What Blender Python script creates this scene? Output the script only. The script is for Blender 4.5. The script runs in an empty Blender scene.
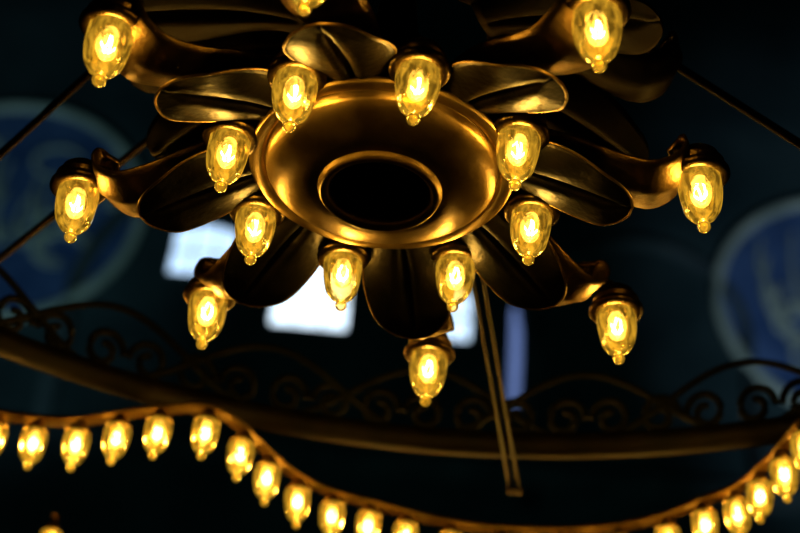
import bpy, math, random
from mathutils import Vector, Matrix
random.seed(4)
sc=bpy.context.scene
sc.view_settings.view_transform='Standard'
col=sc.collection
# ---------------- camera ----------------
FP=1600.0
th=math.radians(35.5); ph=math.radians(5.0)
F=Vector((0,math.cos(th),math.sin(th))); r0=Vector((1,0,0)); u0=Vector((0,-math.sin(th),math.cos(th)))
R_=r0*math.cos(ph)+u0*math.sin(ph); U_=u0*math.cos(ph)-r0*math.sin(ph)
cd=bpy.data.cameras.new('camera'); cam=bpy.data.objects.new('camera',cd); col.objects.link(cam)
m=Matrix((R_,U_,-F)).transposed().to_4x4(); m.translation=Vector((0,0,1.6)); cam.matrix_world=m
cd.sensor_width=36; cd.lens=36*FP/800; cd.clip_end=200
cd.dof.use_dof=True; cd.dof.focus_distance=3.15; cd.dof.aperture_fstop=1.8
sc.camera=cam
# positions in metres (relative to the hub centre)
HUB=Vector((-0.0529,2.4882,3.6115)); HZ=HUB.z
OUT=[(0.622,-0.064),(0.538,0.429),(0.139,0.671),(-0.369,0.512),(-0.624,0.152),(-0.508,-0.339),(-0.141,-0.557),(0.356,-0.485)]
INN=[(0.312,0.102),(0.172,0.293),(-0.071,0.319),(-0.255,0.184),(-0.301,-0.054),(-0.171,-0.247),(0.057,-0.296),(0.26,-0.14)]
# ---------------- materials ----------------
def newmat(n):
    m=bpy.data.materials.new(n); m.use_nodes=True; nt=m.node_tree
    return m,nt,nt.nodes['Principled BSDF'],nt.nodes['Material Output']
def metal(n,c1,c2,rough=.35,met=.95,scale=8,bump=.1,aniso=0,spec=.5):
    m,nt,b,o=newmat(n)
    tc=nt.nodes.new('ShaderNodeTexCoord'); nz=nt.nodes.new('ShaderNodeTexNoise'); nz.inputs['Scale'].default_value=scale; nz.inputs['Detail'].default_value=6
    nt.links.new(tc.outputs['Object'],nz.inputs['Vector'])
    r=nt.nodes.new('ShaderNodeValToRGB'); r.color_ramp.elements[0].position=.35; r.color_ramp.elements[1].position=.7
    r.color_ramp.elements[0].color=(*c1,1); r.color_ramp.elements[1].color=(*c2,1)
    nt.links.new(nz.outputs['Fac'],r.inputs['Fac']); nt.links.new(r.outputs['Color'],b.inputs['Base Color'])
    b.inputs['Metallic'].default_value=met
    mr=nt.nodes.new('ShaderNodeMapRange'); mr.inputs['To Min'].default_value=rough-.08; mr.inputs['To Max'].default_value=rough+.12
    nt.links.new(nz.outputs['Fac'],mr.inputs['Value']); nt.links.new(mr.outputs['Result'],b.inputs['Roughness'])
    bp=nt.nodes.new('ShaderNodeBump'); bp.inputs['Strength'].default_value=bump; bp.inputs['Distance'].default_value=.004
    nz2=nt.nodes.new('ShaderNodeTexNoise'); nz2.inputs['Scale'].default_value=scale*6
    nt.links.new(tc.outputs['Object'],nz2.inputs['Vector']); nt.links.new(nz2.outputs['Fac'],bp.inputs['Height']); nt.links.new(bp.outputs['Normal'],b.inputs['Normal'])
    if aniso:
        b.inputs['Anisotropic'].default_value=aniso
        t=nt.nodes.new('ShaderNodeTangent'); t.direction_type='RADIAL'; t.axis='Z'; nt.links.new(t.outputs[0],b.inputs['Tangent'])
    return m
M_disc=metal('brushed_brass',(.24,.155,.040),(.46,.31,.095),.38,.95,11,.2,.6)
M_brass=metal('aged_brass',(.12,.075,.022),(.33,.21,.065),.37,.95,18,.3)
M_railb=metal('gilt_rail',(.16,.10,.025),(.42,.27,.07),.5,.8,16,.2)
M_capm=metal('cap_bronze',(.08,.052,.018),(.25,.16,.05),.30,.95,30,.3)
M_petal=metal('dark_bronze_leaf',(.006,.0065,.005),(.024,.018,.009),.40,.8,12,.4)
M_upper=metal('dull_bronze',(.018,.014,.009),(.05,.033,.014),.5,.8,8,.25)  # darker plain bronze for upper tier, stem and tie rods
M_dark=metal('blackened_iron',(.004,.008,.0075),(.008,.011,.009),.7,.1,10,.2)
M_rail=metal('iron_rail',(.010,.009,.007),(.030,.020,.009),.55,.5,10,.2)
def stone(n,c1,c2,scale,rough=.9):
    m=metal(n,c1,c2,rough-.12,0,scale,.3); return m
M_wall=stone('dark_plaster',(.008,.030,.033),(.045,.08,.082),.35)
M_trim=stone('stone_trim',(.03,.05,.055),(.08,.11,.11),1.0)
M_floor=stone('marble_floor',(.1,.1,.1),(.2,.2,.19),.6,.5)
M_blue=stone('blue_roundel_paint',(.03,.08,.22),(.10,.18,.38),.9)
M_gold=stone('gilt_letter',(.36,.42,.34),(.6,.64,.52),2,.6)
def emis(n,c,s,samp='NONE'):
    m=bpy.data.materials.new(n); m.use_nodes=True; nt=m.node_tree
    nt.nodes.remove(nt.nodes['Principled BSDF']); e=nt.nodes.new('ShaderNodeEmission')
    e.inputs['Color'].default_value=(*c,1); e.inputs['Strength'].default_value=s
    nt.links.new(e.outputs[0],nt.nodes['Material Output'].inputs['Surface'])
    try: m.cycles.emission_sampling=samp
    except Exception: pass
    return m
M_fil=emis('filament',(1,.82,.45),34)
def glassmat(n,tint,ec,es,nscale,lo=.25,hi=1.7):
    m=bpy.data.materials.new(n); m.use_nodes=True; nt=m.node_tree; N=nt.nodes; L=nt.links
    N.remove(N['Principled BSDF']); out=N['Material Output']
    tr=N.new('ShaderNodeBsdfTransparent'); tr.inputs['Color'].default_value=(*tint,1)
    g=N.new('ShaderNodeBsdfGlossy'); g.inputs['Roughness'].default_value=.08; g.inputs['Color'].default_value=(1,.9,.6,1)
    tc=N.new('ShaderNodeTexCoord'); mp=N.new('ShaderNodeMapping'); mp.inputs['Scale'].default_value=(1,1,.45)
    nz=N.new('ShaderNodeTexNoise'); nz.inputs['Scale'].default_value=nscale; nz.inputs['Detail'].default_value=4; nz.inputs['Distortion'].default_value=.8
    L.new(tc.outputs['Object'],mp.inputs['Vector']); L.new(mp.outputs[0],nz.inputs['Vector'])
    bp=N.new('ShaderNodeBump'); bp.inputs['Strength'].default_value=.6; bp.inputs['Distance'].default_value=.004; L.new(nz.outputs['Fac'],bp.inputs['Height'])
    L.new(bp.outputs[0],g.inputs['Normal'])
    fr=N.new('ShaderNodeFresnel'); fr.inputs['IOR'].default_value=1.5; L.new(bp.outputs[0],fr.inputs['Normal'])
    mx=N.new('ShaderNodeMixShader'); L.new(fr.outputs[0],mx.inputs[0]); L.new(tr.outputs[0],mx.inputs[1]); L.new(g.outputs[0],mx.inputs[2])
    e=N.new('ShaderNodeEmission'); e.inputs['Color'].default_value=(*ec,1)
    rp=N.new('ShaderNodeMapRange'); rp.inputs['From Min'].default_value=.38; rp.inputs['From Max'].default_value=.66; rp.inputs['To Min'].default_value=es*lo; rp.inputs['To Max'].default_value=es*hi
    L.new(nz.outputs['Fac'],rp.inputs['Value']); L.new(rp.outputs[0],e.inputs['Strength'])
    ad=N.new('ShaderNodeAddShader'); L.new(mx.outputs[0],ad.inputs[0]); L.new(e.outputs[0],ad.inputs[1]); L.new(ad.outputs[0],out.inputs['Surface'])
    try: m.cycles.emission_sampling='NONE'
    except Exception: pass
    return m
M_glass=glassmat('amber_glass',(1,.84,.45),(1,.50,.030),.42,60,.35,1.6)
M_glow=glassmat('filament_glow',(1,.95,.7),(1,.64,.15),1.7,45,.25,1.8)  # emissive see-through shell stands in for the halo around the filaments
# ---------------- mesh helpers ----------------
def mesh(n,V,Fc,mat,parent=None,smooth=True,loc=None):
    me=bpy.data.meshes.new(n); me.from_pydata([tuple(v) for v in V],[],Fc); me.validate(); me.update()
    if smooth: me.polygons.foreach_set('use_smooth',[True]*len(me.polygons))
    me.materials.append(mat)
    o=bpy.data.objects.new(n,me); col.objects.link(o)
    if parent: o.parent=parent
    if loc is not None: o.location=loc
    return o
def lathe_g(prof,seg=48,c=(0,0,0)):
    V=[];Fc=[]
    for r,z in prof:
        for i in range(seg):
            a=2*math.pi*i/seg; V.append((c[0]+r*math.cos(a),c[1]+r*math.sin(a),c[2]+z))
    for j in range(len(prof)-1):
        for i in range(seg):
            k=(i+1)%seg; Fc.append((j*seg+i,j*seg+k,(j+1)*seg+k,(j+1)*seg+i))
    return V,Fc
def smoothprof(P,n=6):
    out=[]; P=[Vector(p) for p in P]
    for i in range(len(P)-1):
        p0=P[max(i-1,0)];p1=P[i];p2=P[i+1];p3=P[min(i+2,len(P)-1)]
        for k in range(n):
            t=k/n; out.append(.5*((2*p1)+(p2-p0)*t+(2*p0-5*p1+4*p2-p3)*t*t+(3*p1-p0-3*p2+p3)*t**3))
    out.append(P[-1]); return out
def tube_g(P,r,seg=8,closed=False,ry=None):
    P=[Vector(p) for p in P]; n=len(P); V=[];Fc=[]
    up=Vector((0,0,1))
    for i,p in enumerate(P):
        a=P[(i-1)%n] if (closed or i>0) else p; b=P[(i+1)%n] if (closed or i<n-1) else p
        t=(b-a); t=t.normalized() if t.length>1e-9 else Vector((1,0,0))
        s=t.cross(up)
        if s.length<.05: s=t.cross(Vector((0,1,0)))
        s.normalize(); w=s.cross(t).normalized()
        rr=r(i/(n-1)) if callable(r) else r
        for k in range(seg):
            q=2*math.pi*(k+.5)/seg; V.append(p+s*math.cos(q)*rr+w*math.sin(q)*(rr if ry is None else ry))
    m=n if closed else n-1
    for i in range(m):
        j=(i+1)%n
        for k in range(seg):
            l=(k+1)%seg; Fc.append((i*seg+k,i*seg+l,j*seg+l,j*seg+k))
    if not closed:
        Fc.append(tuple(range(seg))); Fc.append(tuple(range((n-1)*seg,n*seg)))
    return V,Fc
def join(*gs):
    V=[];Fc=[]
    for v,f in gs:
        o=len(V); V+=list(v); Fc+=[tuple(i+o for i in x) for x in f]
    return V,Fc
def empty(n,loc=(0,0,0)):
    e=bpy.data.objects.new(n,None); col.objects.link(e); e.location=loc; e.empty_display_size=.1; return e
def inst(o,n,parent,loc,rotz=0,sc_=1,tilt=(0,0)):
    q=bpy.data.objects.new(n,o.data); col.objects.link(q); q.parent=parent; q.location=loc; q.rotation_euler=(tilt[0],tilt[1],rotz); q.scale=(sc_,)*3; return q
# ---------------- bulb unit (origin at glass top) ----------------
gp=smoothprof([(.034,.004),(.0400,-.008),(.0415,-.024),(.0405,-.044),(.0375,-.066),(.032,-.086),(.022,-.101),(.011,-.108),(.0065,-.111)],5)
gV,gF=lathe_g([(p[0],p[1]) for p in gp],48)
gV2=[]
for x,y,z in gV:
    a=math.atan2(y,x); k=1+.022*math.cos(12*a); gV2.append((x*k,y*k,z))
def sph(r,z,seg=16,n=9):
    return lathe_g([(max(r*math.sin(math.pi*i/n),1e-4),z+r*math.cos(math.pi*i/n)) for i in range(n+1)],seg)
bulb_glass=join((gV2,gF),sph(.0125,-.121),lathe_g([(.005,-.108),(.010,-.110),(.0105,-.112),(.005,-.114)],16))
glow_shell=lathe_g([(p[0],p[1]) for p in smoothprof([(.010,.0),(.014,-.012),(.021,-.030),(.020,-.052),(.013,-.068),(.001,-.075)],4)],24)
fil=[]
for i in range(4):
    a=i*math.pi/2+.4; pts=[]
    for k in range(9):
        t=k/8; rr=.004+.012*math.sin(math.pi*t); pts.append((rr*math.cos(a+t),rr*math.sin(a+t),-.012-.045*t))
    fil.append(tube_g(pts,.0022,5))
fil=join(*fil)
cap=lathe_g([(.030,-.004),(.044,-.010),(.054,-.008),(.0585,-.002),(.058,.004),(.053,.007),(.046,.008),(.045,.018),(.049,.021),(.050,.026),(.047,.030),(.041,.031),(.040,.045),(.030,.054),(.018,.060),(.010,.066),(.0001,.067)],40)
cap=join(cap,lathe_g([(.016,.01),(.016,-.006),(.012,-.010),(.0001,-.010)],20))
cap2=lathe_g([(.030,-.003),(.040,-.002),(.041,.004),(.032,.010),(.022,.03),(.014,.045),(.010,.06),(.0001,.062)],28)
tmpl={}
def bulb(parent,loc,power,sc_=1.0,small=False):
    rz=random.uniform(0,6.28); tl=(random.uniform(-.05,.05),random.uniform(-.05,.05))
    for nm,g,mt in (('bulb_glass',bulb_glass,M_glass),('bulb_glow',glow_shell,M_glow),('filament',fil,M_fil),('small_cap',cap2,M_brass) if small else ('lamp_cap',cap,M_capm)):
        if nm not in tmpl:
            o=mesh(nm,g[0],g[1],mt,parent); tmpl[nm]=o; o.location=loc; o.rotation_euler=(tl[0],tl[1],rz); o.scale=(sc_,)*3
        else: inst(tmpl[nm],nm,parent,loc,rz,sc_,tl)
    l=bpy.data.lights.new('bulb_light','POINT'); l.energy=power; l.color=(1,.62,.20); l.shadow_soft_size=.010*sc_
    lo=bpy.data.objects.new('bulb_light',l); col.objects.link(lo); lo.parent=parent; lo.location=Vector(loc)+Vector((0,0,-.036*sc_))
# ---------------- chandelier ----------------
CH=empty('brass_chandelier',HUB)
disc_prof=[(.02,.06),(.18,.05),(.235,.02),(.258,.010),(.266,.003),(.267,-.003),(.262,-.008),(.252,-.009),(.240,-.007),(.236,-.001),(.233,-.001),(.231,-.014),(.226,-.021),(.205,-.034),(.175,-.046),(.150,-.054),(.130,-.058),(.124,-.057),(.121,-.066),(.116,-.073),(.109,-.074),(.103,-.070),(.099,-.064),(.098,-.055),(.098,.03),(.001,.032)]
V,Fc=lathe_g(disc_prof,128); d=mesh('hub_disc',V,Fc,M_disc,CH)
bv=d.modifiers.new('b','BEVEL'); bv.width=.0015; bv.segments=2; bv.limit_method='ANGLE'
V,Fc=lathe_g([(.0965,.028),(.0965,-.05),(.094,-.05),(.094,.028),(.001,.029)],64); mesh('hub_hole_lining',V,Fc,M_dark,CH)
V,Fc=lathe_g([(.10,.05),(.11,.09),(.07,.13),(.05,.20),(.08,.26),(.09,.30),(.05,.36),(.035,.5),(.06,.56),(.03,.62),(.02,.8),(.018,44.99-HZ)],32); mesh('stem',V,Fc,M_upper,CH)
def petal_g(rs,L,W,drop,nu=26,nv=18):
    V=[];Fc=[]
    for i in range(nu+1):
        u=i/nu; u=1-(1-u)**1.25
        if u>.58: w=W*math.sqrt(max(0,1-((u-.58)/.42)**2))
        else:
            t=u/.58; w=W*(.45+.55*(t*t*(3-2*t)))
        for j in range(nv+1):
            v=-1+2*j/nv
            z=.02-drop*(u**1.35)+.026*abs(v)**2.2*math.sin(math.pi*min(1,u*1.0+.15))+.026*math.exp(-(v/.10)**2)*min(1,u*2.5)*(1-.3*u)+.016*max(0,u-.8)/.2
            V.append((rs+L*u-.034*math.exp(-(v/.2)**2)*max(0,u-.8)/.2,w*v,z))
    for i in range(nu):
        for j in range(nv): 
            a=i*(nv+1)+j; Fc.append((a,a+1,a+nv+2,a+nv+1))
    left=[V[i*(nv+1)] for i in range(nu+1)]; right=[V[i*(nv+1)+nv] for i in range(nu+1)]
    return (V,Fc),left+right[::-1][1:]
(pg,edge)=petal_g(.17,.325,.098,.118)
def ribbon_g(prof,wf,n=8):
    P=smoothprof(prof,n); V=[];Fc=[];k=len(P); nv=8
    for i,p in enumerate(P):
        t=i/(k-1); w=wf(t)
        a=P[max(i-1,0)];b=P[min(i+1,k-1)]; tt=(b-a).normalized(); nrm=Vector((-tt[1],tt[0]))
        for j in range(nv+1):
            v=-1+2*j/nv; off=.012*(v*v)-.006*math.exp(-(v/.2)**2)
            V.append((p[0]+nrm[0]*off,w*v,p[1]+nrm[1]*off))
    for i in range(k-1):
        for j in range(nv):
            a=i*(nv+1)+j; Fc.append((a,a+1,a+nv+2,a+nv+1))
    return V,Fc
rib_prof=[(.20,.06),(.30,.055),(.38,.025),(.46,-.018),(.53,-.038),(.582,-.016),(.606,.025),(.602,.060),(.584,.070),(.570,.058)]
rg=ribbon_g(rib_prof,lambda t:.046+.032*math.sin(math.pi*min(1,t*1.05))-.008*t)
A0=[math.atan2(y,x) for x,y in OUT]
def addsolid(o,t):
    s=o.modifiers.new('s','SOLIDIFY'); s.thickness=t; s.offset=0
def place(o,n,parent,a,z=0,s=1):
    if o.get('used') is None: o['used']=1; o.rotation_euler=(0,0,a); o.location=(0,0,z); o.scale=(s,)*3; return o
    q=inst(o,n,parent,(0,0,z),a,s)
    for m_ in o.modifiers:
        if m_.type=='SOLIDIFY': addsolid(q,m_.thickness)
    return q
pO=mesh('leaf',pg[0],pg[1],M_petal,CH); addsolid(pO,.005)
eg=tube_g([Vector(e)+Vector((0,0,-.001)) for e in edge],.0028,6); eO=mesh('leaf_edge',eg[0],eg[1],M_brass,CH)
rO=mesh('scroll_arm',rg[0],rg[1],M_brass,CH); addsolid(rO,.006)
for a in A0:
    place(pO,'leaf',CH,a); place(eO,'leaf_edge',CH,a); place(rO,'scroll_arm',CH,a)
for p,a in zip(OUT,A0):
    q=Vector((p[0],p[1],0)); rr=q.length; dirv=Vector((math.cos(a),math.sin(a),0))
    bulb(CH,q,.68,1.04)
    g=tube_g([dirv*.59+Vector((0,0,.060)),dirv*(rr-.05)+Vector((0,0,.064)),dirv*rr+Vector((0,0,.064))],.009,8); mesh('arm_link',g[0],g[1],M_brass,CH)
for p in INN:
    q=Vector((p[0],p[1],0)); a=math.atan2(q.y,q.x); rr=q.length; dirv=Vector((math.cos(a),math.sin(a),0))
    bulb(CH,q,.68,1.0)
    g=tube_g(smoothprof([dirv*.20+Vector((0,0,.035)),dirv*.25+Vector((0,0,.05)),dirv*(rr-.03)+Vector((0,0,.066)),dirv*rr+Vector((0,0,.062))],5),.011,8); mesh('short_arm',g[0],g[1],M_brass,CH)
# upper tier
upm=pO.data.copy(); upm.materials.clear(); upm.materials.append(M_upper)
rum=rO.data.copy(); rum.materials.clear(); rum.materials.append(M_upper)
for k in range(8):
    a=A0[0]+k*math.pi/4+math.pi/8
    q=inst(pO,'upper_leaf',CH,(0,0,.30),a,1.18); q.data=upm; addsolid(q,.005)
    q=inst(rO,'upper_scroll',CH,(0,0,.28),a+math.pi/8,.98); q.data=rum; addsolid(q,.006)
# ---------------- big iron ring ----------------
ZB=HZ+.20
cx,cy,cr=.1053,1.7862,2.1373
IR=empty('iron_ring_frame',(cx,cy,ZB))
N=160
V,Fc=tube_g([(cr*math.cos(2*math.pi*i/N),cr*math.sin(2*math.pi*i/N),0) for i in range(N)],.034,8,True,.038); mesh('ring_beam',V,Fc,M_rail,IR)
gs=[]
nsc=int(2*math.pi*cr/.26)
for k in range(nsc):
    a0=2*math.pi*k/nsc; 
    def W(x,z): 
        a=a0+x/cr; return Vector((cr*math.cos(a),cr*math.sin(a),z))
    for sg in (-1,1):
        pts=[]
        for i in range(26):
            t=i/25; ang=t*math.pi*2.6; rr=.056*(1-.72*t)
            pts.append(W(sg*(.064-rr*math.cos(ang)),.085+rr*math.sin(ang)*1.2))
        gs.append(tube_g(pts,.011,5))
g=join(*gs); mesh('scroll_fretwork',g[0],g[1],M_dark,IR)
gs=[]
for s in (0,math.pi):
    gs.append(tube_g([(cr*math.cos(2*math.pi*i/640),cr*math.sin(2*math.pi*i/640),.12+.11*math.sin(2*math.pi*15*i/640+s)) for i in range(640)],.011,6,True))
g=join(*gs); mesh('interlaced_bands',g[0],g[1],M_dark,IR)
def rod(n,p,q,r,parent,mt=M_rail):
    o=parent.location; g=tube_g([Vector(p)-o,Vector(q)-o],r,10); mesh(n,g[0],g[1],mt,parent)
for (x,y,h) in [(-1.164,3.45,.67),(-1.056,2.992,1.25),(.968,2.641,.8)]:
    rod('tie_rod',HUB+Vector((0,0,h)),(x,y,ZB),.010,IR,M_upper)
e=Vector((.363,3.891,HZ+.06))
for s in (-1,1):
    rod('spoke',HUB+Vector((.17+.011*s,.12,.05)),e+Vector((.012*s,0,0)),.006,IR,M_rail)
g=tube_g([e-IR.location+Vector((-.020,0,-.012)),e-IR.location+Vector((.022,0,-.012))],.010,8); mesh('spoke_foot',g[0],g[1],M_rail,IR)
# ---------------- lamp ring ----------------
ZL=HZ+.05
LP=[(-1.137,3.776),(-1.041,3.791),(-.935,3.8),(-.818,3.784),(-.704,3.731),(-.592,3.685),(-.466,3.662),(-.377,3.759),(-.311,3.882),(-.229,4.003),(-.131,4.076),(-.025,4.119),(.082,4.162),(.214,4.201),(.359,4.212),(.529,4.190),(.692,4.131),(.812,4.042),(.893,3.933),(.963,3.852),(1.001,3.740),(1.030,3.611),(1.050,3.470)]
LR=empty('hanging_lamp_ring',(LP[10][0],LP[10][1],ZL))
LL=[Vector((x,y,ZL))-LR.location for x,y in LP]
for p in LL: bulb(LR,p,.85,.86,True)
ctr=smoothprof([p+Vector((0,0,.045)) for p in LL],5)
V,Fc=tube_g([Vector((p.x,p.y,p.z-.006)) for p in ctr],.022,8,False,.007); mesh('lamp_rail',V,Fc,M_railb,LR)
V,Fc=tube_g([Vector((p.x,p.y+.03,p.z+.010)) for p in ctr],.006,8,False,.020); mesh('lamp_rail_upper',V,Fc,M_brass,LR)
xb=Vector((-.967,4.410,ZL))-LR.location; bulb(LR,xb,.8,.8,True)
g=tube_g(smoothprof([xb+Vector((0,0,.05)),xb+Vector((-.1,.25,.03)),xb+Vector((-.5,.6,.03))],6),.014,8); mesh('lamp_branch',g[0],g[1],M_brass,LR)
# ---------------- room ----------------
YB=30
def box(n,c,s,mt,parent=None):
    x,y,z=[v/2 for v in s]; V=[(i*x,j*y,k*z) for i in(-1,1) for j in(-1,1) for k in(-1,1)]
    Fc=[(0,1,3,2),(4,6,7,5),(0,4,5,1),(2,3,7,6),(0,2,6,4),(1,5,7,3)]
    return mesh(n,V,Fc,mt,parent,False,c)
box('floor',(0,5,-.1),(40,50.8,.2),M_floor); box('ceiling',(0,5,45.1),(40,50.8,.2),M_wall)
box('wall_back',(0,YB+.2,22.5),(40,.4,45),M_wall); box('wall_front',(0,-20.2,22.5),(40,.4,45),M_wall)
box('wall_left',(-20.2,5,22.5),(.4,50.8,45),M_wall); box('wall_right',(20.2,5,22.5),(.4,50.8,45),M_wall)
M_win=[emis('daylight_glass_%d'%i,c,s,'AUTO') for i,(c,s) in enumerate([((.50,.72,1),1.6),((.68,.85,1),2.2),((.58,.78,1),1.8),((.22,.34,.78),.55)])]
def window(i,cx_,cz_,w,h,mt):
    E=empty('window_%d'%i,(cx_,YB,cz_))
    pts=[(-w/2,-h/2),(w/2,-h/2)]+[(w/2*math.cos(a),h/2-w*.25+w*.25*math.sin(a)) for a in [math.pi*k/12 for k in range(13)]]
    mesh('pane',[(x,-.03,z) for x,z in pts],[tuple(range(len(pts)))],mt,E,False)
    g=tube_g([(x*1.03,-.06,z*1.03) for x,z in pts],.07,6,True); mesh('frame',g[0],g[1],M_trim,E)
    if w>.8:
        for s in (-.17,.17): box('mullion',(s*w,-.06,0),(.03,.05,h*.97),M_trim,E)
        box('transom',(0,-.06,-h*.05),(w,.05,.03),M_trim,E)
window(1,-4.50,22.94,1.50,1.49,M_win[0]); window(2,-1.93,21.97,1.72,1.84,M_win[1]); window(3,1.31,21.76,.81,1.41,M_win[2]); window(4,2.72,20.85,.34,2.6,M_win[3])
def roundel(x0,z0,rad,seed):
    random.seed(seed); E=empty('calligraphy_roundel',(x0,YB,z0))
    n=64; V=[(0,-.12,0)]+[(rad*math.cos(2*math.pi*i/n),-.12,rad*math.sin(2*math.pi*i/n)) for i in range(n)]
    mesh('painted_board',V,[(0,1+i,1+(i+1)%n) for i in range(n)],M_blue,E,False)
    g=tube_g([(rad*math.cos(2*math.pi*i/n),-.15,rad*math.sin(2*math.pi*i/n)) for i in range(n)],.14,8,True); mesh('gilt_frame',g[0],g[1],M_gold,E)
    gs=[]
    for k in range(11):
        x=rad*random.uniform(-.7,.75); z=rad*random.uniform(-.4,.2); h=rad*random.uniform(.35,.7)
        gs.append(tube_g(smoothprof([(x,-.16,z+h),(x-.08,-.16,z+h*.5),(x+.05,-.16,z),(x+.2,-.16,z-.25),(x+.35,-.16,z+.1)],6),lambda t:.035+.045*math.sin(math.pi*t),6))
    for k in range(10):
        t0=random.uniform(0,6.28); q=rad*random.uniform(.1,.7); x=q*math.cos(t0); z=q*math.sin(t0); r=rad*random.uniform(.09,.17)
        gs.append(tube_g([(x+r*math.cos(a)*1.3,-.16,z+r*math.sin(a)) for a in [k2*.35 for k2 in range(15)]],lambda t:.03+.045*math.sin(math.pi*t),6))
    g=join(*gs); mesh('lettering',g[0],g[1],M_gold,E)
roundel(-9.15,23.6,3.05,2); roundel(10.3,22.87,3.0,7)
box('trim_1',(0,YB-.15,17.74),(39.9,.3,.5),M_trim)
def arch(n,x0,z0,rad,w):
    pts=[(rad*math.cos(a),0,rad*math.sin(a)) for a in [math.pi*k/32 for k in range(33)]]
    pts=[(rad,0,-4)]+pts+[(-rad,0,-4)]; g=tube_g(pts,w,6); mesh(n,g[0],g[1],M_trim,None,True,(x0,YB-.05,z0))
arch('trim_2',-2.1,21.03,5.2,.25); arch('trim_3',5.53,21.82,2.4,.18)
# ---------------- unseen spots added to brighten back wall and roundels ----------------
def spot(n,loc,tgt,e,c,ang):
    l=bpy.data.lights.new(n,'SPOT'); l.energy=e; l.color=c; l.spot_size=math.radians(ang); l.spot_blend=1; l.shadow_soft_size=.4
    o=bpy.data.objects.new(n,l); col.objects.link(o); o.location=loc; o.rotation_euler=(Vector(tgt)-Vector(loc)).to_track_quat('-Z','Y').to_euler()
spot('added_wall_spot',(0,8,1),(0,30,20),850,(.22,.75,.75),90)
spot('added_wall_spot.001',(9,12,1),(10,30,22.8),8500,(.55,.75,1),22)
spot('added_wall_spot.002',(-9,12,1),(-8.8,30,23.6),4200,(.45,.8,1),24)
w=bpy.data.worlds.new('world'); sc.world=w; w.use_nodes=True; w.node_tree.nodes['Background'].inputs[0].default_value=(.02,.04,.07,1)
